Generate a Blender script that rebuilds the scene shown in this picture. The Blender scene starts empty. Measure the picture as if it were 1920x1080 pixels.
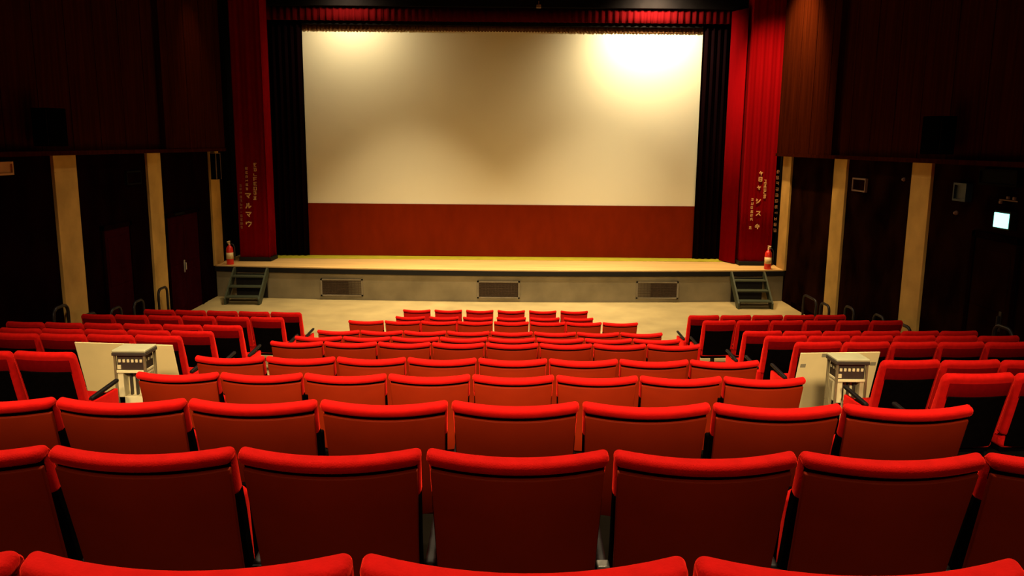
import bpy, math, random
from mathutils import Matrix, Vector
random.seed(7)
scene = bpy.context.scene
COL = scene.collection
PI = math.pi

# ------------------------------------------------------------------ camera
F_PX = 1516.787
PITCH, YAW, ROLL = math.radians(10.115), math.radians(0.1497), math.radians(-0.5155)
CAM = Vector((0.248, 0.0, 3.82))
cp, sp, cy, sy = math.cos(PITCH), math.sin(PITCH), math.cos(YAW), math.sin(YAW)
FWD = Vector((sy*cp, cy*cp, -sp)); RGT = Vector((cy, -sy, 0)); DWN = FWD.cross(RGT)
RGT2 = math.cos(ROLL)*RGT + math.sin(ROLL)*DWN
DWN2 = -math.sin(ROLL)*RGT + math.cos(ROLL)*DWN
camd = bpy.data.cameras.new('camera'); camo = bpy.data.objects.new('camera', camd); COL.objects.link(camo)
rot = Matrix((RGT2, -DWN2, -FWD)).transposed().to_4x4()
camo.matrix_world = Matrix.Translation(CAM) @ rot
camd.sensor_width = 36.0; camd.lens = F_PX/1920*36; camd.clip_start = 0.05; camd.clip_end = 200
scene.camera = camo

def at(px, py, Y):
    """point of the place at depth Y seen along a photo coordinate"""
    d = RGT2*((px-960)/F_PX) + DWN2*((py-540)/F_PX) + FWD
    return CAM + d*((Y-CAM.y)/d.y)

# ------------------------------------------------------------------ materials
def mat(name, col, rough=0.7, var=0.15, scale=6.0, stretch=(1, 1, 1), bump=0.0, bscale=60.0,
        sheen=0.0, metallic=0.0, emit=None, estr=0.0, col2=None, spec=0.5, detail=4.0, tint=None):
    m = bpy.data.materials.new(name); m.use_nodes = True
    nt = m.node_tree; N = nt.nodes; L = nt.links
    b = N['Principled BSDF']
    b.inputs['Roughness'].default_value = rough
    b.inputs['Metallic'].default_value = metallic
    b.inputs['Specular IOR Level'].default_value = spec
    if sheen:
        b.inputs['Sheen Weight'].default_value = sheen
        b.inputs['Sheen Roughness'].default_value = 0.4
        b.inputs['Sheen Tint'].default_value = (*(tint or [min(1, c*1.25+.03) for c in col]), 1)
    tc = N.new('ShaderNodeTexCoord'); mp = N.new('ShaderNodeMapping')
    mp.inputs['Scale'].default_value = stretch
    L.new(tc.outputs['Object'], mp.inputs['Vector'])
    nz = N.new('ShaderNodeTexNoise'); nz.inputs['Scale'].default_value = scale; nz.inputs['Detail'].default_value = detail
    L.new(mp.outputs['Vector'], nz.inputs['Vector'])
    rp = N.new('ShaderNodeValToRGB')
    c2 = col2 or tuple(c*(1+var) for c in col)
    rp.color_ramp.elements[0].position = 0.3; rp.color_ramp.elements[1].position = 0.72
    rp.color_ramp.elements[0].color = (*[c*(1-var) for c in col], 1)
    rp.color_ramp.elements[1].color = (*[min(1, c) for c in c2], 1)
    L.new(nz.outputs['Fac'], rp.inputs['Fac']); L.new(rp.outputs['Color'], b.inputs['Base Color'])
    if bump:
        n2 = N.new('ShaderNodeTexNoise'); n2.inputs['Scale'].default_value = bscale
        L.new(mp.outputs['Vector'], n2.inputs['Vector'])
        bp = N.new('ShaderNodeBump'); bp.inputs['Strength'].default_value = bump; bp.inputs['Distance'].default_value = 0.01
        L.new(n2.outputs['Fac'], bp.inputs['Height']); L.new(bp.outputs['Normal'], b.inputs['Normal'])
    if emit:
        b.inputs['Emission Color'].default_value = (*emit, 1); b.inputs['Emission Strength'].default_value = estr
    return m

M = dict(
    plush=mat('red_plush', (0.36, 0.003, 0.002), 0.9, 0.12, 25, bump=0.15, bscale=220, sheen=1.0, spec=0.05, tint=(1.0, 0.03, 0.015)),
    band=mat('dark_red_cloth', (0.115, 0.0014, 0.002), 0.95, 0.1, 25, spec=0.0),
    shell=mat('red_brown_shell', (0.19, 0.0115, 0.001), 0.6, 0.07, 5, bump=0.06, bscale=300, spec=0.08),
    shellred=mat('red_shell', (0.42, 0.006, 0.004), 0.6, 0.05, 8, spec=0.08),
    black=mat('black_plastic', (0.0018, 0.0012, 0.0012), 0.8, 0.2, 20, spec=0.0),
    arm=mat('dark_armrest', (0.006, 0.004, 0.004), 0.5, 0.2, 30, spec=0.12),
    iron=mat('dark_iron', (0.005, 0.004, 0.004), 0.6, 0.2, 30, spec=0.1),
    pipe=mat('dark_pipe', (0.02, 0.015, 0.015), 0.45, 0.2, 30, metallic=0.6),
    steel=mat('bright_bracket', (0.45, 0.43, 0.38), 0.35, 0.1, 30, metallic=0.8),
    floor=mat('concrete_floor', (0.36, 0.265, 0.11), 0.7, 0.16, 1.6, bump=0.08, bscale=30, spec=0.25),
    floorshade=mat('shaded_dark_floor', (0.004, 0.003, 0.002), 0.9, 0.25, 1.6, spec=0.0),
    wall=mat('dark_maroon_panel', (0.0042, 0.0007, 0.0008), 0.8, 0.45, 1.7, (1, 1, .7), spec=0.0),
    wallbrown=mat('dark_brown_panel', (0.0048, 0.0009, 0.0006), 0.8, 0.5, 1.6, (1, 1, .7), spec=0.0, col2=(.016,.0045,.0018)),
    upper=mat('brown_board_wall', (0.026, 0.0040, 0.0008), 0.8, 0.35, 7, (1, 2.2, .10), bump=0.1, bscale=20, spec=0.0),
    tan=mat('tan_plaster', (0.46, 0.28, 0.075), 0.8, 0.22, 1.8, bump=0.1, bscale=14, spec=0.15, detail=6),
    blackwall=mat('black_wall', (0.004, 0.003, 0.003), 0.9, 0.2, 5, spec=0.05),
    blackcurt=mat('black_drape', (0.005, 0.0015, 0.002), 0.95, 0.2, 8, (4, 4, .3), spec=0.0),
    ceil=mat('dark_ceiling', (0.006, 0.004, 0.004), 0.9, 0.2, 4),
    screen=mat('screen_cloth', (0.85, 0.81, 0.61), 0.75, 0.02, 0.5, spec=0.15),
    skirt=mat('red_brown_skirt', (0.17, 0.015, 0.002), 0.8, 0.10, 4, (1, 1, .4), spec=0.0),
    topmask=mat('brown_mask', (0.10, 0.045, 0.018), 0.8, 0.2, 9, spec=0.1),
    curtain=mat('red_curtain', (0.19, 0.0015, 0.003), 0.85, 0.08, 10, (5, 5, .15), sheen=0.08, spec=0.0),
    valance=mat('dark_red_valance', (0.05, 0.0015, 0.002), 0.85, 0.15, 10, (5, 5, .2), spec=0.0),
    gold=mat('gold_thread', (0.90, 0.55, 0.22), 0.6, 0.1, 30),
    golddim=mat('dull_gold_thread', (0.45, 0.20, 0.09), 0.6, 0.1, 30),
    stage=mat('stage_board', (0.62, 0.38, 0.13), 0.6, 0.12, 2.2, (.4, 3, 1), bump=0.05, bscale=20, spec=0.3),
    yellow=mat('yellow_strip', (0.42, 0.36, 0.02), 0.65, 0.12, 4, spec=0.2),
    nosing=mat('black_nosing', (0.006, 0.005, 0.004), 0.6, 0.2, 10, spec=0.2),
    fascia=mat('grey_cement', (0.23, 0.185, 0.105), 0.85, 0.22, 1.5, bump=0.1, bscale=18, spec=0.15),
    ventdk=mat('brown_vent', (0.07, 0.042, 0.022), 0.7, 0.2, 20, spec=0.2),
    ventfr=mat('vent_frame_paint', (0.20, 0.16, 0.10), 0.7, 0.1, 10, spec=0.2),
    green=mat('green_steel', (0.045, 0.050, 0.026), 0.5, 0.15, 12, spec=0.3),
    doorred=mat('dark_red_door', (0.020, 0.0014, 0.0028), 0.7, 0.2, 4, (1, 1, .4), spec=0.0),
    extred=mat('extinguisher_red', (0.70, 0.018, 0.010), 0.35, 0.05, 10),
    extlabel=mat('extinguisher_label', (0.75, 0.55, 0.25), 0.5, 0.1, 20),
    rubber=mat('black_rubber', (0.008, 0.008, 0.008), 0.6, 0.1, 20),
    board=mat('cream_board', (0.90, 0.68, 0.31), 0.7, 0.06, 3.0, spec=0.2),
    boardg=mat('grey_cream_board', (0.88, 0.68, 0.33), 0.7, 0.07, 3.0, spec=0.2),
    tape=mat('grey_tape', (0.30, 0.25, 0.15), 0.6, 0.1, 20),
    htop=mat('grey_top', (0.36, 0.33, 0.19), 0.5, 0.08, 8),
    hbody=mat('cream_enamel', (0.66, 0.55, 0.30), 0.45, 0.06, 6),
    hdark=mat('dark_grille', (0.030, 0.020, 0.014), 0.5, 0.2, 20),
    hmetal=mat('worn_metal', (0.24, 0.19, 0.10), 0.4, 0.15, 20, metallic=0.5),
    exitg=mat('exit_lamp', (0.6, 0.9, 0.8), 0.4, 0.02, 10, emit=(0.28, 1.0, 0.78), estr=2.6),
    bluebox=mat('dark_blue_box', (0.010, 0.022, 0.035), 0.5, 0.1, 10, spec=0.3),
    frame=mat('pale_frame', (0.20, 0.12, 0.09), 0.6, 0.1, 20, spec=0.1),
    frdark=mat('dull_frame', (0.008, 0.007, 0.006), 0.6, 0.1, 20, spec=0.0),
    signtan=mat('tan_sign', (0.40, 0.19, 0.05), 0.7, 0.1, 8),
)

# ------------------------------------------------------------------ mesh builder
class MB:
    def __init__(s): s.v = []; s.f = []
    def add(s, vs, fs, fn=None):
        o = len(s.v)
        s.v += [tuple(fn(*p)) if fn else tuple(p) for p in vs]
        s.f += [tuple(i+o for i in f) for f in fs]
        return s
    def box(s, x0, x1, y0, y1, z0, z1, fn=None):
        vs = [(x0, y0, z0), (x1, y0, z0), (x1, y1, z0), (x0, y1, z0), (x0, y0, z1), (x1, y0, z1), (x1, y1, z1), (x0, y1, z1)]
        fs = [(0, 3, 2, 1), (4, 5, 6, 7), (0, 1, 5, 4), (1, 2, 6, 5), (2, 3, 7, 6), (3, 0, 4, 7)]
        return s.add(vs, fs, fn)
    def rbox(s, x0, x1, y0, y1, z0, z1, r, n=(1, 1, 1), fn=None, seg=3):
        """box with rounded edges and a grid on every face"""
        lo = (x0, y0, z0); hi = (x1, y1, z1)
        def axis(a, b, k):
            t = [math.tan(i/seg*PI/4)*r for i in range(seg)]
            left = [a + t_ for t_ in t]; left = [a + r - r*math.tan((seg-i)/seg*PI/4) for i in range(seg)]
            mid = [a+r + (b-a-2*r)*i/k for i in range(k+1)]
            right = [b - r + r*math.tan((i+1)/seg*PI/4) for i in range(seg)]
            return left+mid+right
        A = [axis(lo[i], hi[i], n[i]) for i in range(3)]
        idx = {}; vs = []; fs = []
        def V(i, j, k):
            key = (i, j, k)
            if key not in idx:
                p = (A[0][i], A[1][j], A[2][k])
                q = [min(max(p[a], lo[a]+r), hi[a]-r) for a in range(3)]
                d = Vector([p[a]-q[a] for a in range(3)])
                if d.length > 1e-9: d = d.normalized()*r
                idx[key] = len(vs); vs.append((q[0]+d[0], q[1]+d[1], q[2]+d[2]))
            return idx[key]
        nx, ny, nz = [len(a)-1 for a in A]
        for i in range(nx):
            for j in range(ny):
                fs.append((V(i, j, 0), V(i, j+1, 0), V(i+1, j+1, 0), V(i+1, j, 0)))
                fs.append((V(i, j, nz), V(i+1, j, nz), V(i+1, j+1, nz), V(i, j+1, nz)))
            for k in range(nz):
                fs.append((V(i, 0, k), V(i+1, 0, k), V(i+1, 0, k+1), V(i, 0, k+1)))
                fs.append((V(i, ny, k), V(i, ny, k+1), V(i+1, ny, k+1), V(i+1, ny, k)))
        for j in range(ny):
            for k in range(nz):
                fs.append((V(0, j, k), V(0, j, k+1), V(0, j+1, k+1), V(0, j+1, k)))
                fs.append((V(nx, j, k), V(nx, j+1, k), V(nx, j+1, k+1), V(nx, j, k+1)))
        return s.add(vs, fs, fn)
    def lathe(s, prof, seg=20, fn=None):
        vs = []; fs = []
        for r, z in prof:
            for k in range(seg):
                a = 2*PI*k/seg; vs.append((r*math.cos(a), r*math.sin(a), z))
        for i in range(len(prof)-1):
            for k in range(seg):
                a, b = i*seg+k, i*seg+(k+1) % seg
                fs.append((a, b, b+seg, a+seg))
        fs.append(tuple(reversed(range(seg)))); fs.append(tuple((len(prof)-1)*seg+k for k in range(seg)))
        return s.add(vs, fs, fn)
    def tube(s, pts, r, seg=8):
        pts = [Vector(p) for p in pts]; vs = []; fs = []
        up = None
        for i, p in enumerate(pts):
            t = (pts[min(i+1, len(pts)-1)]-pts[max(i-1, 0)]).normalized()
            if up is None:
                up = t.orthogonal().normalized()
            up = (up - t*up.dot(t)).normalized(); w = t.cross(up)
            for k in range(seg):
                a = 2*PI*k/seg; q = p + (up*math.cos(a)+w*math.sin(a))*r; vs.append(tuple(q))
        for i in range(len(pts)-1):
            for k in range(seg):
                a, b = i*seg+k, i*seg+(k+1) % seg
                fs.append((a, b, b+seg, a+seg))
        fs.append(tuple(reversed(range(seg)))); fs.append(tuple((len(pts)-1)*seg+k for k in range(seg)))
        return s.add(vs, fs)
    def build(s, name, m, parent=None, smooth=False, loc=None):
        me = bpy.data.meshes.new(name); me.from_pydata(s.v, [], s.f); me.materials.append(m)
        me.validate(); me.update()
        if smooth:
            me.polygons.foreach_set('use_smooth', [True]*len(me.polygons))
            me.update()
        o = bpy.data.objects.new(name, me); COL.objects.link(o)
        if parent: o.parent = parent
        if loc: o.location = loc
        return o

def thing(name, label, cat, loc=(0, 0, 0), rz=0.0, group=None):
    o = bpy.data.objects.new(name, None); COL.objects.link(o); o.empty_display_size = .1
    o.location = loc; o.rotation_euler = (0, 0, rz); tag(o, label, cat, group); return o
def tag(o, label, cat, group=None):
    o['label'] = label; o['category'] = cat
    if group: o['group'] = group
    return o
def struct(o): o['kind'] = 'structure'; return o
def dup(root, loc, rz, label, group):
    r = root.copy(); COL.objects.link(r); r.location = loc; r.rotation_euler = (0, 0, rz)
    tag(r, label, root['category'], group)
    for ch in list(root.children):
        c = ch.copy(); COL.objects.link(c); c.parent = r
        for g in list(ch.children):
            d = g.copy(); COL.objects.link(d); d.parent = c
    return r

# ------------------------------------------------------------------ room
HW = 7.065
ROW_Y = [1.208, 2.234, 3.238, 5.104, 6.083, 8.02, 8.941, 9.998, 11.947, 12.894, 13.825]
ROW_Z = [3.150, 2.933, 2.753, 2.325, 2.173, 1.813, 1.646, 1.47, 1.168, 1.032, .953]
SEAT_H = 0.90; LEG_Y = 0.29
def interp(x, xs, ys):
    if x <= xs[0]: return ys[0]+(x-xs[0])*(ys[1]-ys[0])/(xs[1]-xs[0])
    for i in range(len(xs)-1):
        if x <= xs[i+1]:
            t = (x-xs[i])/(xs[i+1]-xs[i]); return ys[i]*(1-t)+ys[i+1]*t
    return ys[-1]
def top_z(Y): return interp(Y, ROW_Y, ROW_Z)
FY = [y+LEG_Y for y in ROW_Y]+[15.6, 23.0]; FZ = [z-SEAT_H for z in ROW_Z]+[0.0, 0.0]
def floor_z(Y): return interp(Y, FY, FZ)

b = MB(); fy = [-3.5]+FY; n = len(fy)
for Y in fy:
    for X in (-HW-.2, HW+.2): b.v.append((X, Y, floor_z(Y)))
for Y in fy:
    for X in (-HW-.2, HW+.2): b.v.append((X, Y, -0.3))
for i in range(n-1):
    a = 2*i; b.f.append((a, a+1, a+3, a+2)); c = 2*n+a; b.f.append((c, c+2, c+3, c+1))
    b.f.append((a, a+2, c+2, c)); b.f.append((a+1, c+1, c+3, a+3))
b.f.append((0, 2*n, 2*n+1, 1)); b.f.append((2*n-2, 2*n-1, 4*n-1, 4*n-2))
fl = struct(b.build('floor', M['floor'])); fl.data.materials.append(M['floorshade'])
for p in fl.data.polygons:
    if p.center.y < 9.5: p.material_index = 1  # shade between the rear rows painted as a darker floor colour
CEIL = 9.2
struct(MB().box(-HW-.2, HW+.2, -3.6, 23.2, CEIL, CEIL+.2).build('ceiling', M['ceil']))
struct(MB().box(-HW-.2, HW+.2, -3.7, -3.5, -.3, CEIL).build('wall_back', M['wall']))
struct(MB().box(-HW-.2, HW+.2, 22.6, 22.8, -.3, CEIL).build('wall_front', M['blackwall']))
SOFFIT = 3.595
struct(MB().box(-HW, HW, -3.5, 0.6, 4.76, 5.0).build('wall_shade_slab', M['wall']))  # unseen slab added to shade the nearest rows
for sgn, side in ((-1, 'left'), (1, 'right')):
    X0, X1 = sorted((sgn*HW, sgn*(HW+.2)))
    struct(MB().box(X0, X1, -3.5, 20.5, -.3, CEIL).build('wall_'+side, M['wall'] if sgn < 0 else M['wallbrown']))
    struct(MB().box(X0, X1, 20.5, 22.6, -.3, CEIL).build('wall_stage_'+side, M['blackwall']))
    # upper board wall, standing proud of the lower wall; the bay by the stage steps further out
    b = MB()
    X0, X1 = sorted((sgn*(HW-.10), sgn*HW)); b.box(X0, X1, -3.5, 16.9, SOFFIT, CEIL)
    X0, X1 = sorted((sgn*(HW-.22), sgn*HW)); b.box(X0, X1, 16.9, 20.35, SOFFIT, CEIL)
    k = -3.0
    while k < 20.2:      # cover strips on the board joints
        p = .22 if k > 16.9 else .10
        X0, X1 = sorted((sgn*(HW-p-.008), sgn*(HW-p+.01))); b.box(X0, X1, k, k+.03, SOFFIT+.02, CEIL); k += 0.92
    # ledge at the foot of the boards
    X0, X1 = sorted((sgn*(HW-.25), sgn*HW)); b.box(X0, X1, -3.5, 20.35, SOFFIT-.02, SOFFIT+.05)
    struct(b.build('wall_upper_'+side, M['upper']))
    # tan pilasters
    ys = ((13.0, 13.68), (16.36, 16.98), (19.75, 20.35)) if sgn < 0 else ((13.14, 13.78), (16.48, 17.12), (19.75, 20.35))
    for i, (a, c) in enumerate(ys):
        X0, X1 = sorted((sgn*(HW-.05), sgn*(HW+.01)))
        zb = floor_z((a+c)/2)-.05 if i < 2 else .79
        b = MB().rbox(X0, X1, a, c, zb, SOFFIT-.02, .006, (1, 2, 8), seg=1)
        b.box(*sorted((sgn*(HW-.055), sgn*(HW-.045))), a+.02, c-.02, SOFFIT-.30, SOFFIT-.29)
        struct(b.build('trim_%d' % (i+1 if sgn < 0 else i+4), M['tan']))
    # skirting
    b = MB(); prev = None
    for a, c in zip(fy[:-2]+[15.6], fy[1:-1]+[19.2]):
        if a >= c: continue
        za, zc = floor_z(a), floor_z(c); xa, xb = sorted((sgn*(HW-.015), sgn*HW))
        vs = [(xa, a, za), (xb, a, za), (xb, c, zc), (xa, c, zc), (xa, a, za+.12), (xb, a, za+.12), (xb, c, zc+.12), (xa, c, zc+.12)]
        b.add(vs, [(0, 3, 2, 1), (4, 5, 6, 7), (0, 1, 5, 4), (1, 2, 6, 5), (2, 3, 7, 6), (3, 0, 4, 7)])
    struct(b.build('baseboard_'+side, M['wall']))

# doors (part of the room)
def door(idx, sgn, y0, y1, z1, leaves=1, handle=None):
    z0 = floor_z((y0+y1)/2)
    fr = MB()
    for a, c in ((y0-.08, y0), (y1, y1+.08)): fr.box(*sorted((sgn*(HW-.04), sgn*(HW+.01))), a, c, z0-.1, z1+.08)
    fr.box(*sorted((sgn*(HW-.04), sgn*(HW+.01))), y0-.08, y1+.08, z1, z1+.08)
    o = struct(fr.build('door_%d' % idx, M['wall']))
    w = (y1-y0)/leaves
    for k in range(leaves):
        l = MB().rbox(*sorted((sgn*(HW-.02), sgn*(HW+.02))), y0+k*w+.008, y0+(k+1)*w-.008, z0-.05, z1-.005, .006, seg=1)
        l.rbox(*sorted((sgn*(HW-.028), sgn*(HW-.01))), y0+k*w+.12, y0+(k+1)*w-.12, z0+1.15, z1-.15, .005, seg=1)
        l.rbox(*sorted((sgn*(HW-.028), sgn*(HW-.01))), y0+k*w+.12, y0+(k+1)*w-.12, z0+.15, z0+.95, .005, seg=1)
        l.build('door_leaf', M['doorred'] if sgn < 0 else M['wallbrown'], o)
    if handle:
        hy, hz = handle
        h = MB().rbox(*sorted((sgn*(HW-.034), sgn*(HW-.02))), hy-.03, hy+.03, hz-.14, hz+.14, .004, seg=1)
        h.rbox(*sorted((sgn*(HW-.075), sgn*(HW-.03))), hy-.012, hy+.012, hz-.08, hz+.08, .01, seg=2)
        h.build('door_handle', M['steel'] if sgn < 0 else M['pipe'], o)
    return o
door(1, -1, 14.45, 15.45, 2.22, 1)
door(2, -1, 17.15, 18.85, 2.2, 2, (17.92, 1.06))
door(3, 1, 10.75, 11.75, 2.55, 1, (10.95, 1.45))
MB().rbox(-HW+.02, -HW+.07, 17.5, 18.0, 2.22, 2.27, .01).build('door_closer', M['frdark'], bpy.data.objects['door_2'])

# ------------------------------------------------------------------ stage
ST = 0.80; LIP = 19.40
def bow(X): return 0.42*(X/HW)**2
def slab(xs, yfront, yback, z0, z1):
    b = MB(); k = len(xs)
    for z in (z0, z1):
        for X in xs: b.v.append((X, yfront(X), z))
        for X in xs: b.v.append((X, yback(X), z))
    for i in range(k-1):
        b.f.append((i, k+i, k+i+1, i+1)); b.f.append((2*k+i, 2*k+i+1, 3*k+i+1, 3*k+i))
        b.f.append((i, i+1, 2*k+i+1, 2*k+i)); b.f.append((k+i, 3*k+i, 3*k+i+1, k+i+1))
    b.f.append((0, 2*k, 3*k, k)); b.f.append((k-1, 2*k-1, 4*k-1, 3*k-1))
    return b
xs = [-HW+.005+(2*HW-.01)*i/40 for i in range(41)]
stage = thing('stage', 'wide low stage with tan boards, black edge and grey cement front below the screen', 'stage', (0, 20.9, 0))
def stbuild(bm, name, m, parent=stage, **k):
    o = bm.build(name, m, parent, **k); o.location = -stage.location if parent is stage else (0, 0, 0); return o
stbuild(slab(xs, lambda X: LIP+bow(X), lambda X: 22.55, ST-.03, ST-.002), 'stage_floor', M['stage'])
stbuild(slab(xs, lambda X: LIP-.015+bow(X), lambda X: LIP+.25+bow(X), ST-.15, ST-.032), 'nosing', M['nosing'])
stbuild(slab(xs, lambda X: LIP+.08+bow(X), lambda X: 22.5, 0.0, ST-.155), 'front_wall', M['fascia'])
xs2 = [-6.0+12.1*i/20 for i in range(21)]
stbuild(slab(xs2, lambda X: 21.12, lambda X: 21.72, ST+.001, ST+.004), 'yellow_strip', M['yellow'])
for cx in (-3.88, -.03, 3.87):
    yv = LIP+.08+bow(cx)-.005; yv -= .02
    fr = MB()
    for a in ((cx-.52, cx-.48, .09, .52), (cx+.48, cx+.52, .09, .52), (cx-.52, cx+.52, .09, .125), (cx-.52, cx+.52, .485, .52)):
        fr.box(a[0], a[1], yv-.03, yv+.05, a[2], a[3])
    vo = stbuild(fr, 'vent_grille', M['ventfr'])
    g = MB().box(cx-.48, cx+.48, yv+.015, yv+.03, .125, .485)
    for i in range(14):
        z = .135+i*.0255; g.box(cx-.48, cx+.48, yv-.012, yv+.014, z, z+.010)
    for i in range(1, 12): g.box(cx-.48+.08*i-.003, cx-.48+.08*i+.003, yv-.016, yv-.012, .125, .485)
    stbuild(g, 'louvre', M['ventdk'], vo)

# stage steps
def steps(x0, x1, label):
    t = thing('stage_steps', label, 'steps', ((x0+x1)/2, 18.8, 0), 0, 'steps up to the stage')
    w = (x1-x0)/2; yb = LIP+bow(min(abs(x0), abs(x1)))-.035-18.8
    for sx in (-1, 1):
        xa = sx*w; b = MB()
        vs = []
        for X in sorted((xa-.02*1, xa+.02)):
            vs += [(X, .0, 0), (X, .16, 0), (X, yb, ST-.20), (X, yb, ST-.02), (X, yb-.08, ST-.02), (X, 0.0, .14)]
        fs = [(5, 4, 3, 2, 1, 0), (6, 7, 8, 9, 10, 11)]+[(i, (i+1) % 6, 6+(i+1) % 6, 6+i) for i in range(6)]
        b.add(vs, fs); b.build('stringer', M['green'], t)
    for i, z in enumerate((.19, .40, .61)):
        y = .02+i*(yb-.22)/2.6
        MB().rbox(-w+.02, w-.02, y, y+.25, z-.035, z, .006, seg=1).build('tread', M['green'], t)
    MB().box(-w+.02, w-.02, yb-.03, yb-.015, .02, ST-.17).build('back_plate', M['nosing'], t)
    return t
steps(-6.50, -5.70, 'green steel steps up to the left end of the stage')
steps(5.68, 6.48, 'green steel steps up to the right end of the stage')

# ------------------------------------------------------------------ screen and drapes
scr = thing('cinema_screen', 'large blank white cinema screen above the stage', 'screen', (0, 21.75, 2.2))
b = MB(); nx, nz = 24, 10
b.rbox(-5.22, 5.22, 0, .04, 0, 4.49, .008, (8, 1, 6), seg=1)
b.build('screen_cloth', M['screen'], scr)
sk = MB().rbox(-5.30, 5.30, 21.73, 21.78, ST+.005, 2.205, .006, (8, 1, 2), seg=1).build('screen_skirt', M['skirt'])
tag(sk, 'reddish brown panel filling the space under the white screen', 'panel')
def drape(x0, x1, y, z0, z1, amp, per, th=.02, y1=None, nz=3, jit=.0, scallop=0.0):
    """hanging pleated cloth with thickness"""
    b = MB(); n = max(8, int(abs(x1-x0)/per*10)); y1 = y if y1 is None else y1
    ph = [random.uniform(-jit, jit) for _ in range(n+1)]
    for face in (0, 1):
        for k in range(nz+1):
            for i in range(n+1):
                t = i/n; X = x0+(x1-x0)*t
                Y = y+(y1-y)*t + amp*math.sin(2*PI*abs(x1-x0)*t/per+ph[i]) + face*th
                Z = z0+(z1-z0)*k/nz
                if k == 0 and scallop: Z += scallop*math.sin(2*PI*abs(x1-x0)*t/(per*.7))
                b.v.append((X, Y, Z))
    q = (nz+1)*(n+1)
    for k in range(nz):
        for i in range(n):
            a = k*(n+1)+i; c = a+n+1
            b.f.append((a, a+1, c+1, c)); b.f.append((q+a, q+c, q+c+1, q+a+1))
    for i in range(n):
        b.f.append((i, q+i, q+i+1, i+1)); a = nz*(n+1)+i; b.f.append((a, a+1, q+a+1, q+a))
    for k in range(nz):
        a = k*(n+1); c = a+n+1; b.f.append((a, c, q+c, q+a)); a += n; c += n; b.f.append((a, q+a, q+c, c))
    return b
tag(drape(-6.35, -5.16, 21.62, ST+.01, 7.3, .05, .16, nz=2).build('side_drape', M['blackcurt'], smooth=True),
    'black pleated drape hanging at the left edge of the screen', 'curtain', 'black side drapes')
tag(drape(5.16, 6.35, 21.62, ST+.01, 7.3, .05, .16, nz=2).build('side_drape', M['blackcurt'], smooth=True),
    'black pleated drape hanging at the right edge of the screen', 'curtain', 'black side drapes')
tag(drape(-6.1, 5.9, 21.40, 6.86, 7.22, .03, .17, nz=2, jit=.5).build('valance', M['valance'], smooth=True),
    'narrow dark red pleated valance running above the screen', 'valance')
tag(drape(-5.28, 5.28, 21.70, 6.66, 6.83, .012, .11, th=.015, nz=1, jit=.8, scallop=.012).build('screen_masking', M['topmask'], smooth=True),
    'brown cloth strip with a ragged lower edge along the screen top', 'curtain')
tag(MB().rbox(-5.14, 5.14, 21.52, 21.60, 6.78, 7.0, .01).build('curtain_rail', M['blackwall']),
    'black rail between the red valance and the screen top', 'rail')
tag(MB().rbox(-6.9, 6.9, 21.2, 21.32, 7.19, 9.1, .01).build('border_drape', M['blackwall']),
    'black border across the top of the stage opening', 'curtain')
cl = MB().rbox(-.06, .06, -.05, .05, -.04, .04, .012); cl.tube([(0, 0, .03), (0, 0, .13)], .012)
cl = cl.build('rail_clamp', M['frame'], loc=at(1010, 12, 21.12)); tag(cl, 'small grey clamp on the black border above the screen', 'clamp')

# red stage curtains gathered at the sides, with gold lettering
G = {
 'ma': [[(0, 1), (1, 1), (.55, .45)], [(.3, .6), (.65, .2)]],
 'ru': [[(.25, .95), (.25, .5), (0, .05)], [(.6, 1), (.6, .1), (1, .45)]],
 'u': [[(.5, 1), (.5, .85)], [(0, .5), (0, .82), (1, .82), (.9, .5), (.45, 0)]],
 'shi': [[(.1, .9), (.3, .78)], [(.05, .6), (.25, .5)], [(.1, .05), (.5, .2), (.95, .8)]],
 'su': [[(.1, .9), (.9, .9), (.5, .4), (.05, .05)], [(.55, .45), (.95, .05)]],
 'ki': [[(.1, .75), (.85, .8)], [(.05, .42), (.95, .47)], [(.42, 1), (.58, 0)]],
 'ya': [[(.05, .6), (.95, .75), (.7, .45)], [(.35, 1), (.6, 0)]],
 'hi': [[(.1, 0), (.1, 1), (.9, 1), (.9, 0), (.1, 0)], [(.1, .5), (.9, .5)]],
}
def small_glyph():
    s = []
    for z in (.95, random.uniform(.4, .65), .05):
        if random.random() < .85: s.append([(random.uniform(0, .2), z), (random.uniform(.75, 1), z)])
    for x in (random.uniform(.1, .3), random.uniform(.65, .9)):
        if random.random() < .7: s.append([(x, random.uniform(0, .3)), (x, random.uniform(.7, 1))])
    return s or [[(.5, 0), (.5, 1)]]
def write(mb, px, py, size, strokes, Y, lw=.16):
    c = at(px, py, Y); S = size/F_PX*Y
    for st in strokes:
        for (a, b2), (c2, d) in zip(st[:-1], st[1:]):
            p = Vector((c.x+(a-.5)*S, 0, c.z+(b2-.5)*S)); q = Vector((c.x+(c2-.5)*S, 0, c.z+(d-.5)*S))
            t = (q-p).normalized(); nrm = Vector((-t.z, 0, t.x))*S*lw/2; p -= t*S*lw*.3; q += t*S*lw*.3
            vs = [(v.x, y, v.z) for y in (Y, Y+.008) for v in (p-nrm, q-nrm, q+nrm, p+nrm)]
            mb.add(vs, [(0, 1, 2, 3), (7, 6, 5, 4), (0, 4, 5, 1), (1, 5, 6, 2), (2, 6, 7, 3), (3, 7, 4, 0)])
CY = 20.52
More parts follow.
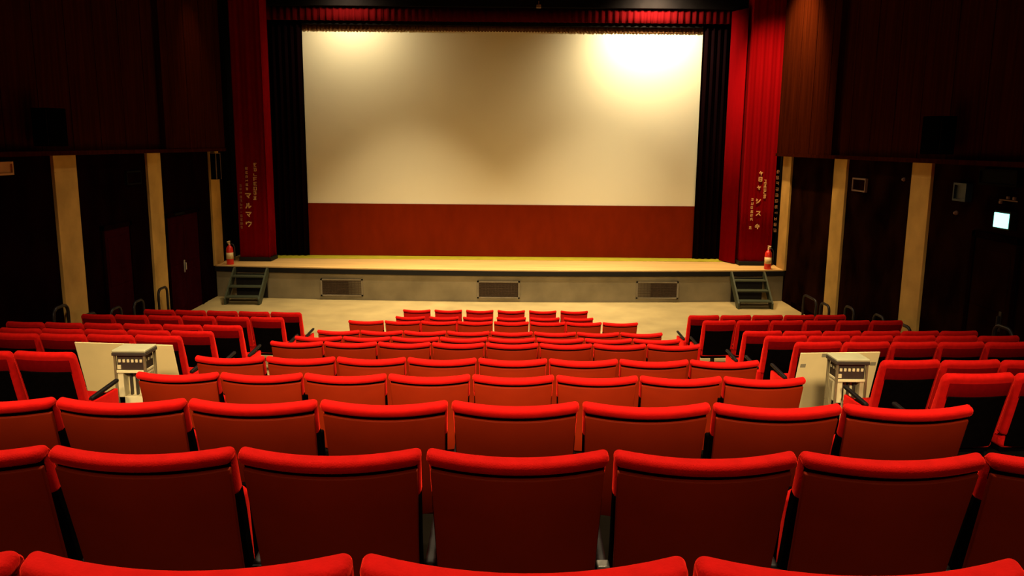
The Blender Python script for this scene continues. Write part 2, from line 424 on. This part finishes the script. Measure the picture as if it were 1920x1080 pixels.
def gathered(x0, x1, depth, z0, z1, name, parent, m, folds):
    """bundle of gathered cloth: a closed rippled ring, hanging straight"""
    ring = []; N = 160; w = x1-x0; per = 2*(w+depth)
    for i in range(N):
        d = per*i/N
        if d < w: p, nr = Vector((x0+d, 0)), Vector((0, -1))
        elif d < w+depth: p, nr = Vector((x1, d-w)), Vector((1, 0))
        elif d < 2*w+depth: p, nr = Vector((x1-(d-w-depth), depth)), Vector((0, 1))
        else: p, nr = Vector((x0, depth-(d-2*w-depth))), Vector((-1, 0))
        a = .007*math.sin(2*PI*folds*i/N)+.004*math.sin(2*PI*folds*2.3*i/N+1)
        ring.append(p+nr*(a-.02))
    b = MB(); nz = 6
    for k in range(nz+1):
        f = k/nz
        for p in ring: b.v.append((p.x, p.y, z0+(z1-z0)*f))
    for k in range(nz):
        for i in range(N):
            a, c = k*N+i, k*N+(i+1) % N; b.f.append((a, c, c+N, a+N))
    b.f.append(tuple(reversed(range(N)))); b.f.append(tuple(nz*N+i for i in range(N)))
    o = b.build(name, m, parent, smooth=True)
    return o
for sgn, x0, x1 in ((-1, -6.66, -5.88), (1, 6.12, 6.93)):
    side = 'left' if sgn < 0 else 'right'
    t = thing('stage_curtain', 'tall red stage curtain with gold lettering gathered at the %s of the stage' % side, 'curtain', (0, CY, ST), 0, 'red stage curtains')
    gathered(x0, x1, .55, .10, 8.2, 'curtain_cloth', t, M['curtain'], 12 if sgn > 0 else 9)
    MB().rbox(x0-.02, x1+.02, -.03, .58, .0, .10, .01).build('curtain_base', M['nosing'], t)
    big, dim = 'gold', 'golddim'; Y = CY-.004
    def write_on(m, *a):
        mb = MB(); write(mb, *a); o = mb.build('letter', M[m], t); o.location = -t.location
    if sgn < 0:
        for i in range(8): write_on(big, 478+i*.02, 309+i*8.9, 6.2, small_glyph(), Y)
        for i in range(6): write_on(big, 462+i*.2, 316+i*7.6, 4.4, small_glyph(), Y)
        for g, yy in zip(('ma', 'ru', 'ma', 'u'), (368, 386, 403, 420)): write_on(big, 465+(yy-368)*.03, yy, 9.5, G[g], Y, .2)
        for i in range(12): write_on(dim, 451+i*.2, 348+i*7.1, 4.4, small_glyph(), Y)
    else:
        for i in range(5): write_on(big, 1435-i*.25, 340+i*7.2, 5.2, small_glyph(), Y)
        for g, x, yy, s in (('ya', 1427, 325, 7), ('hi', 1426, 336, 7), ('ya', 1423, 352, 7), ('shi', 1422, 377, 8.5), ('su', 1422, 400, 8.5), ('ki', 1420, 425, 8.5)):
            write_on(big, x, yy, s, G[g], Y, .2)
        for i in range(6): write_on(big, 1411-i*.4, 374+i*7.6, 4.8, small_glyph(), Y)
        write_on(big, 1407, 427, 5, small_glyph(), Y)
        for i in range(11): write_on(dim, 1459-i*.6, 322+i*11, 5.5, small_glyph(), Y)
tag(drape(5.80, 6.06, 21.30, ST+.02, 7.15, .02, .11, y1=20.70, nz=2).build('return_curtain', M['curtain'], smooth=True),
    'dark red curtain panel running back beside the right gathered curtain', 'curtain')

# ------------------------------------------------------------------ fire extinguishers
def extinguisher(x, y, z, label):
    t = thing('fire_extinguisher', label, 'fire extinguisher', (x, y, z), 0, 'fire extinguishers on the stage ends')
    MB().lathe([(.078, 0), (.085, .012), (.085, .36), (.078, .41), (.055, .45), (.028, .47), (.028, .49)], 22).build('cylinder', M['extred'], t, True)
    MB().lathe([(.0865, .14), (.0865, .30)], 22).build('name_plate', M['extlabel'], t, True)
    h = MB().lathe([(.024, .485), (.024, .54)], 14); h.rbox(-.02, .02, -.13, .03, .565, .585, .006); h.rbox(-.016, .016, -.11, .03, .535, .548, .005)
    h.build('lever_head', M['extlabel'], t)
    MB().tube([(.02, 0, .52), (.09, .0, .50), (.125, 0, .42), (.125, 0, .25), (.115, 0, .10)], .014).build('hose', M['rubber'], t, True)
    return t
extinguisher(-6.72, 19.95, ST, 'red fire extinguisher standing on the left end of the stage')
extinguisher(6.66, 19.92, ST, 'red fire extinguisher standing on the right end of the stage')

# ------------------------------------------------------------------ wall fittings
def wallbox(name, label, cat, sgn, y0, y1, z0, z1, d, frame_m, face_m, group=None, face=True, off=0.0, fw=.03):
    t = thing(name, label, cat, (sgn*(HW-off), (y0+y1)/2, z0), 0, group)
    w = (y1-y0)/2; h = z1-z0; xa, xb = sorted((0, -sgn*d))
    f = MB()
    f.box(xa, xb, -w, -w+fw, 0, h); f.box(xa, xb, w-fw, w, 0, h); f.box(xa, xb, -w+fw, w-fw, 0, fw); f.box(xa, xb, -w+fw, w-fw, h-fw, h)
    f.build('frame', frame_m, t)
    xa, xb = sorted((0, -sgn*d*.7)); MB().box(xa, xb, -w+fw, w-fw, fw, h-fw).build('face', face_m, t)
    return t
wallbox('wall_frame', 'small pale empty frame high on the right wall beside a tan pillar', 'frame', 1, 15.55, 16.15, 2.96, 3.22, .05, M['frame'], M['wallbrown'])
wallbox('wall_frame', 'dull dark frame high on the left wall beside a tan pillar', 'frame', -1, 15.45, 16.05, 2.98, 3.24, .05, M['frdark'], M['wall'])
wallbox('sign_box', 'dark blue unlit sign box high on the right wall', 'sign', 1, 12.0, 12.35, 3.03, 3.30, .10, M['bluebox'], M['bluebox'])
wallbox('sign_box', 'long black framed box high on the right wall above the green exit light', 'sign', 1, 10.85, 11.75, 3.30, 3.53, .08, M['frdark'], M['blackwall'])
wallbox('sign_box', 'blank tan sign box high on the left wall at the photo edge', 'sign', -1, 11.05, 11.9, 3.31, 3.50, .08, M['signtan'], M['signtan'])
wb = thing('wall_box', 'black box with pale edges fixed at the top of the left stage pillar', 'box', (-HW+.05, 19.92, 2.90))
MB().rbox(0, .14, -.15, .15, 0, .62, .006, seg=1).build('cabinet', M['black'], wb)
b = MB()
for yy in (-.15, .15): b.box(.13, .146, yy-.008, yy+.008, 0, .62)
b.box(.0, .146, -.158, .158, .62, .635)
b.build('edge_trim', M['frame'], wb)
ex = thing('exit_sign', 'small glowing green exit light above the dark door on the right wall', 'exit sign', (HW, 11.05, 2.72))
MB().rbox(-.10, 0, -.19, .19, 0, .25, .012).build('housing', M['iron'], ex)
MB().rbox(-.112, -.098, -.165, .165, .025, .225, .004, seg=1).build('lit_panel', M['exitg'], ex)
for (sgn, y, z, lab) in ((1, 14.1, 3.27, 'tiny pale sensor high on the right wall beside the nearer tan pillar'),
                         (1, 12.35, 2.84, 'tiny pale hook below the dark blue sign box on the right wall')):
    o = MB().lathe([(.03, 0), (.035, .02), (.02, .05)], 12, lambda a, b2, c: (-sgn*c, a, b2)).build('wall_sensor', M['frame'], loc=(sgn*HW, y, z)); tag(o, lab, 'sensor')
b = MB()
for i, (dy, dz) in enumerate(((.16, -.02), (0, .05), (-.14, .05))):
    b.rbox(-.03, 0, dy-.025, dy+.025, dz-.02, dz+.02, .008)
b.box(-.012, 0, -.2, .2, .005, .02)
tag(b.build('hook_rail', M['frame'], loc=(HW, 11.1, 3.10)), 'short row of pale hooks above the green exit light', 'hooks')
def speaker(sgn, label):
    t = thing('loudspeaker', label, 'loudspeaker', (sgn*6.66, 12.35, 3.72), sgn*math.radians(18), 'wall loudspeakers')
    MB().rbox(-.16, .16, -.17, .17, 0, .56, .015, seg=2).build('cabinet', M['black'], t)
    MB().rbox(-.145, .145, -.182, -.165, .02, .54, .008, seg=1).build('grille', M['iron'], t)
    xa, xb = sorted((sgn*.15, sgn*.24)); MB().rbox(xa, xb, .02, .10, .2, .28, .008, seg=1).build('bracket', M['iron'], t)
    return t
speaker(-1, 'black loudspeaker bracketed to the left upper wall')
speaker(1, 'black loudspeaker bracketed to the right upper wall')

# hoop rails along the side walls
def hoop(sgn, y, ztop, ln, label, x=6.78):
    zf = floor_z(y); h = ztop-zf
    t = thing('hoop_rail', label, 'handrail', (sgn*x, y, zf), 0, 'hoop rails along the %s wall' % ('left' if sgn < 0 else 'right'))
    R = min(.12, ln/2-.01); pts = [(0, -ln/2, floor_z(y-ln/2)-zf-.02), (0, -ln/2, h-R)]
    pts += [(0, -ln/2+R-R*math.cos(a*PI/12), h-R+R*math.sin(a*PI/12)) for a in range(1, 7)]
    pts += [(0, ln/2-R+R*math.sin(a*PI/12), h-R+R*math.cos(a*PI/12)) for a in range(0, 6)]
    pts += [(0, ln/2, h-R), (0, ln/2, floor_z(y+ln/2)-zf-.02)]
    MB().tube(pts, .026, 10).build('pipe', M['pipe'], t, True)
    for s in (-1, 1): MB().lathe([(.06, -.01), (.06, .012), (.03, .02)], 14, lambda a, b2, c: (a, b2+s*ln/2, c+floor_z(y+s*ln/2)-zf)).build('foot_plate', M['iron'], t)
    return t
ORD = ['', 'first', 'second', 'third', 'fourth', 'fifth', 'sixth', 'seventh', 'eighth', 'ninth', 'tenth', 'eleventh']
for i, (y, zt, ln) in enumerate(((17.2, .60, .75), (16.35, .62, .45), (15.15, .80, .40), (14.15, .85, .40), (13.2, .88, .40), (10.55, 1.46, .40))):
    hoop(1, y, zt, ln, 'dark hoop rail along the right wall, %s from the stage' % ORD[i+1], 6.75 if i < 3 else 6.86)
for i, (y, zt, ln) in enumerate(((16.3, .85, .42), (15.2, .80, .40), (14.3, .84, .40), (13.4, .92, .40), (12.55, 1.22, .42))):
    hoop(-1, y, zt, ln, 'dark hoop rail along the left wall, %s from the stage' % ORD[i+1], 6.86)

# ------------------------------------------------------------------ seats
PITCH_X = 0.55
REC = math.radians(15); ES = Vector((0, -math.sin(REC), math.cos(REC))); ET = Vector((0, -math.cos(REC), -math.sin(REC)))
def back_fn(hw, sag, taper, rc=0.0, lift=0.0):
    """(u across, t rearward, s along the back from the top) -> seat space"""
    def f(u, t, s):
        q = u/hw; u2 = u*(1-taper*min(1, max(0, -s)/.4))
        t2 = t+sag*(1-q*q)
        if rc:
            e = min(1, max(0, (abs(u)-(hw-rc))/rc)); s = s-rc*(1-math.sqrt(max(0, 1-e*e)))*max(0, 1+s/.15)
        P = Vector((u2, 0, SEAT_H+lift)) + ES*s + ET*t2
        return (P.x, P.y, P.z)
    return f
def common(t, cush_m, leg_m, tip=False):
    if tip:   # seat tipped up against the back
        MB().rbox(-.218, .218, .20, .30, .27, .68, .04, (6, 1, 4), lambda x, y, z: (x, y+(.68-z)*.12, z), seg=3).build('seat_cushion', cush_m, t, True)
        MB().rbox(-.22, .22, .302, .335, .28, .66, .01, (1, 1, 1), lambda x, y, z: (x, y+(.68-z)*.12, z), seg=1).build('seat_pan', M['black'], t)
        return
    MB().rbox(-.243, .243, .13, .57, .29, .395, .04, (6, 4, 1), lambda x, y, z: (x, y, z+(.012*(1-(x/.243)**2) if z > .36 else 0)), seg=3).build('seat_cushion', cush_m, t, True)
    MB().rbox(-.23, .23, .16, .54, .255, .295, .01, seg=1).build('seat_pan', M['black'], t)
def armrest(t, x, side, cap='arm'):
    y0 = .19 if side else .15; w = .020 if side else .017
    up = lambda X, y, z: (X, y, z+(y-y0)*.11)
    a = MB().rbox(x-w, x+w, y0, .60, .435, .468, .012, (1, 4, 1), up, seg=2).build('armrest', M['arm'], t, True)
    if cap == 'arm': MB().rbox(x-w, x+w, y0-.008, y0+.004, .44, .46, .004, seg=1).build('end_cap', M[cap], a)
    else: MB().rbox(x-.020, x+.020, .11, y0+.004, .468, .484, .004, seg=1).build('end_cap', M[cap], a)
    l = MB().rbox(x-.012, x+.012, .24, .39, -.05, .445, .005, seg=1); l.rbox(x-.026, x+.026, .21, .41, -.05, .006, .005, seg=1)
    l.build('leg', M['iron'], t)
def end_panel(t, x):
    p = MB().rbox(x-.023, x+.023, .12, .57, .08, .432, .015, (1, 3, 3), seg=2)
    p.build('end_panel', M['plush'], t, True)
def make_centre(shell_m, wscale=1.0, lab='', arm_side=True):
    t = thing('cinema_chair', lab, 'seat')
    hw = .268*wscale
    f = back_fn(hw, .048, .045)
    slim = lambda u, a, s: f(u, a if a > -.05 else a*(.55+.45*min(1, -s/.3)), s)
    b = MB().rbox(-hw+.003, hw-.003, -.085, -.016, -.185, -.012, .022, (10, 1, 3), slim, seg=3)
    b.rbox(-hw+.030, hw-.030, -.10, -.016, -.52, -.14, .02, (10, 1, 5), slim, seg=2)
    b.rbox(-hw, hw, -.042, .016, -.042, 0, .0205, (12, 1, 1), f, seg=4)
    b.build('backrest', M['plush'], t, True)
    MB().rbox(-hw+.012, hw-.012, -.018, -.008, -.090, -.030, .003, (12, 1, 1), f, seg=1).build('shade_strip', M['black'], t)  # black strip standing in for the shade under the roll
    MB().rbox(-hw+.010, hw-.010, -.012, .006, -.56, -.060, .004, (12, 1, 4), f, seg=1).build('back_panel', shell_m, t, True)
    for sx in (-1, 1):
        xa, xb = sorted((sx*(hw-.030), sx*(hw-.005)))
        MB().rbox(xa, xb, -.085, -.012, -.58, -.17, .008, (1, 1, 4), slim, seg=2).build('side_plate', M['black'], t, True)
    common(t, M['plush'], M['iron'], True)
    return t
def make_side(lab=''):
    t = thing('cinema_chair', lab, 'seat')
    hw = .268; f = back_fn(hw, .022, .03, .05)
    MB().rbox(-hw, hw, -.085, .010, -.52, 0, .032, (12, 1, 8), lambda u, a, s: f(u, a if a > -.04 else a*(.65+.35*min(1, -s/.3)), s), seg=4).build('backrest', M['plush'], t, True)
    MB().rbox(-hw+.034, hw-.034, .004, .0125, -.185, -.056, .004, (10, 1, 1), f, seg=1).build('rear_band', M['band'], t, True)
    MB().rbox(-hw+.042, hw-.042, .004, .020, -.60, -.165, .007, (10, 1, 4), f, seg=2).build('back_panel', M['black'], t, True)
    common(t, M['plush'], M['iron'])
    return t
protoC = make_centre(M['shell']); armrest(protoC, -.275, False)
protoCE = make_centre(M['shell']); armrest(protoCE, -.275, False); armrest(protoCE, .275, False)
protoCB = make_centre(M['shell']); armrest(protoCB, -.275, False, 'steel')
protoF = make_centre(M['shellred'], .90); armrest(protoF, -.275, False)
protoFE = make_centre(M['shellred'], .90); armrest(protoFE, -.275, False); armrest(protoFE, .275, False)
# side blocks: aisle seats carry a red end panel on the aisle side
protoS = make_side(); armrest(protoS, -.275, True)                          # right block, inner seats
protoSA = make_side(); armrest(protoSA, -.275, True); end_panel(protoSA, -.275)    # right block aisle seat
protoL = make_side(); armrest(protoL, .275, True)
protoLA = make_side(); armrest(protoLA, .275, True); end_panel(protoLA, .275)
protoSE = make_side(); armrest(protoSE, -.275, True); armrest(protoSE, .275, True)
protoLE = make_side(); armrest(protoLE, .275, True); armrest(protoLE, -.275, True)
used = set()
def put(proto, loc, rz, label, group):
    if proto.name not in used:
        used.add(proto.name); proto.location = loc; proto.rotation_euler = (0, 0, rz); proto['label'] = label; proto['group'] = group; return proto
    return dup(proto, loc, rz, label, group)

ROWNAME = {0: 'nearest row', 1: 'second nearest row', 2: 'third nearest row', 3: 'fourth nearest row', 4: 'fifth nearest row',
           5: 'sixth row from the stage', 6: 'fifth row from the stage', 7: 'fourth row from the stage', 8: 'third row from the stage',
           9: 'second row from the stage', 10: 'row closest to the stage'}
SPAN = {0: (-2, 2), 1: (-3, 4), 2: (-4, 4), 9: (-3, 3), 10: (-3, 3)}
for r in range(11):
    k0, k1 = SPAN.get(r, (-4, 4)); n = k1-k0
    for j in range(n):
        last = (j == n-1)
        if r >= 9: pr = protoFE if last else protoF
        else: pr = protoCE if last else (protoCB if (r == 1 and k0+j == 1) else protoC)
        if n > 4 and j == n-1: pos = 'rightmost'
        elif j == 0: pos = 'leftmost'
        else: pos = ORD[j+1]+' from left'
        if n == 4: pos = ('leftmost', 'second from left', 'third from left', 'rightmost')[j]
        wd = 'small red chair' if r >= 9 else 'red brown-backed chair'
        put(pr, ((k0+j+.5)*PITCH_X, ROW_Y[r], ROW_Z[r]-SEAT_H), 0, '%s, %s in the centre block, %s' % (wd, pos, ROWNAME[r]),
            'seats of the centre block, %s' % ROWNAME[r])

SL = .048  # side rows run forward a little towards the walls
# (inner Y, seats)
LEFT = [(6.515, 2, 3.37, 2.075), (8.60, 4, 3.34, 1.715), (9.53, 5, 3.34, 1.548), (10.39, 6, 3.28, 1.425), (12.23, 6, 3.25, 1.136), (13.18, 5, 3.22, 1.015)]
RIGHT = [(5.52, 2, 3.33, 2.237), (6.70, 3, 3.44, 2.015), (8.55, 5, 3.36, 1.717), (9.57, 6, 3.36, 1.541), (10.44, 6, 3.35, 1.396), (12.38, 6, 3.28, 1.113), (13.19, 5, 3.23, 1.020)]
def side_block(rows, sgn, name):
    tot = len(rows)
    for i, (y, n, inn, zt) in enumerate(rows):
        fromstage = tot-i
        rn = 'row closest to the stage' if fromstage == 1 else '%s row from the stage' % ORD[fromstage]
        for j in range(n):
            x = sgn*(inn+(j+.5)*PITCH_X); Y = y+SL*(j+.5)
            rz = sgn*math.atan(SL/PITCH_X)*.9
            if sgn > 0: pr = protoSA if j == 0 else (protoSE if j == n-1 else protoS)
            else: pr = protoLA if j == 0 else (protoLE if j == n-1 else protoL)
            pos = 'on the aisle' if j == 0 else '%s from the aisle' % ORD[j+1]
            put(pr, (x, Y, zt-SEAT_H-(top_z(y)-top_z(Y))*.9), rz, 'black-backed chair %s, %s block, %s' % (pos, name, rn), 'seats of the %s block, %s' % (name, rn))
side_block(LEFT, -1, 'left'); side_block(RIGHT, 1, 'right')

# ------------------------------------------------------------------ boards leaning on seat backs, and heaters in front of them
def lean_board(xc, w, yrow, length, sgn, label, m):
    rz = sgn*math.atan(SL/PITCH_X)
    zf = floor_z(yrow+.2); t = thing('leaning_board', label, 'board', (xc, yrow, top_z(yrow)-SEAT_H), rz, 'cream boards leaning on seats')
    base = Vector((0, 0, SEAT_H))+ES*(-SEAT_H/math.cos(REC)+.03)+ET*.052
    e = lambda u, a, s: tuple(Vector((u, 0, 0))+base+ES*s+ET*a)
    MB().rbox(-w/2, w/2, 0, .014, 0, length, .003, (4, 1, 4), e, seg=1).build('board_panel', m, t)
    return t, e
lb, _ = lean_board(-3.975, 1.12, 8.60+SL*1.2, .845, -1, 'cream board behind the left heater, leaning on seat backs', M['board'])
rb, e = lean_board(3.86, .90, 8.55+SL*1.0, .815, 1, 'cream board with grey tape marks behind the right heater', M['boardg'])
for u, s in ((-.18, .785), (-.40, .66), (.40, .67)):
    MB().box(u-.03, u+.03, .0135, .016, s-.022, s+.022, e).build('tape', M['tape'], rb)
def heater(x0, x1, y0, sgn, label, ztop):
    z0 = floor_z(y0+.15); w = x1-x0; H = ztop-z0; d = .24
    t = thing('heater', label, 'heater', ((x0+x1)/2, y0, z0), 0, 'heaters beside the aisles'); h = w/2
    MB().rbox(-h-.008, h+.008, -.008, d+.008, H-.025, H, .008, (2, 2, 1), seg=2).build('top_plate', M['htop'], t)
    MB().rbox(-h-.010, h+.010, -.010, d+.010, H-.055, H-.026, .004, seg=1).build('rim', M['hdark'], t)
    for sx in (-1, 1):
        for yy in (.012, d-.012):
            MB().rbox(sx*(h-.011)-.011, sx*(h-.011)+.011, yy-.011, yy+.011, -.01, H-.056, .003, seg=1).build('post', M['hmetal'], t)
    g = MB()   # grille box under the top
    g.box(-h+.024, h-.024, .024, d-.024, H-.20, H-.058); 
    gr = g.build('grille', M['hdark'], t)
    for i in range(6):
        u = -h+.05+i*(w-.1)/5
        MB().rbox(u-.012, u+.012, .014, .026, H-.125, H-.095, .003, seg=1).build('knob', M['hbody'], gr)
    MB().rbox(-h+.026, -h+.06, .012, .025, H-.19, H-.15, .003, seg=1).build('dial', M['hbody'], gr)
    for i in range(3):
        v = .06+i*.06
        for sx in (-1, 1): MB().rbox(sx*(h-.022)-.006, sx*(h-.022)+.006, v-.012, v+.012, H-.125, H-.10, .003, seg=1).build('knob', M['hbody'], gr)
    MB().rbox(-h+.02, h-.02, .004, d-.004, H-.225, H-.20, .004, seg=1).build('shelf', M['hbody'], t)
    c = MB().box(-h+.024, h-.024, .12, d-.02, .02, H-.226)
    c.box(-h+.024, -h+.075, .02, .12, .02, H-.226); c.box(h-.06, h-.024, .02, .12, .02, H-.226)
    c.box(-h+.024, h-.024, .02, .12, .02, .36)
    c.build('body', M['hbody'], t)
    r = MB()
    for i in range(3): r.box(-h+.10+i*.055, -h+.118+i*.055, .085, .118, .36, H-.228)
    r.build('fin', M['hdark'], t)
    r2 = MB()
    for sx in (-1, 1):
        for i in range(3): r2.box(*sorted((sx*(h-.026), sx*(h-.020))), .13+i*.03, .140+i*.03, .1, H-.25)
    r2.build('side_slot', M['hmetal'], t)
    return t
heater(-3.47, -3.17, 7.36, -1, 'narrow cream heater with grey top beside the left aisle', 1.885)
heater(3.33, 3.63, 7.36, 1, 'narrow cream heater with grey top beside the right aisle', 1.855)

# ------------------------------------------------------------------ light
WARM = (1.0, 0.80, 0.49)
def area(loc, rotx, size, power, col=WARM, spread=180, roty=0.0):
    l = bpy.data.lights.new('lamp', 'AREA'); l.shape = 'DISK'; l.size = size; l.energy = power; l.color = col
    l.spread = math.radians(spread); o = bpy.data.objects.new('lamp', l); COL.objects.link(o)
    o.location = loc; o.rotation_euler = (rotx, roty, 0); return o
def spot(loc, target, power, ang, blend=.8, col=WARM, r=.08):
    l = bpy.data.lights.new('spot', 'SPOT'); l.energy = power; l.color = col; l.spot_size = math.radians(ang); l.spot_blend = blend
    l.shadow_soft_size = r; o = bpy.data.objects.new('spot', l); COL.objects.link(o); o.location = loc
    o.rotation_euler = (Vector(target)-Vector(loc)).to_track_quat('-Z', 'Y').to_euler(); return o
for y, p, sp_, xx in ((3.0, 165, 100, 2.0), (6.4, 150, 90, 1.7), (10.5, 190, 75, 1.2), (14.6, 165, 96, 1.8)):
    for x in (-xx, xx): area((x, y, 8.9), 0, .5, p, spread=sp_)
for x in (-2.4, 2.4): area((x, 18.8, 8.9), 0, .6, 170, spread=66)
# added unseen spots brighten boards and seat backs; the added slab shades near rows
for x in (-1.8, 0, 1.8): spot((x, -3.0, 8.0), (x*1.2, 8.0, 1.0), 4000, 47, .8, r=.55, col=(1, .77, .44))
spot((3.75, 20.5, 7.36), (3.9, 21.75, 6.2), 950, 150, 1.0)
spot((-3.9, 20.5, 7.36), (-3.8, 21.75, 6.2), 210, 150, 1.0)
spot((5.3, 18.7, 8.2), (6.9, 19.3, 5.2), 2300, 78, .9, col=(1, .66, .30))  # added wall washer for the orange glow on the right boards
spot((-5.7, 18.2, 8.0), (-7.0, 18.8, 4.4), 170, 50, 1.0, col=(1, .66, .30))  # added weaker wall washer for the left boards
# added dim lights under the slab, to lift the nearest seat backs
for x in (-2.6, 0, 2.6): area((x, -.2, 4.72), 0, 0.3, 28, spread=140)
wd = bpy.data.worlds.new('world'); scene.world = wd; wd.use_nodes = True
wd.node_tree.nodes['Background'].inputs['Color'].default_value = (0, 0, 0, 1)

scene.view_settings.view_transform = 'Standard'; scene.view_settings.look = 'None'
scene.view_settings.exposure = 0.0; scene.view_settings.gamma = 1.0
scene.view_settings.use_curve_mapping = False
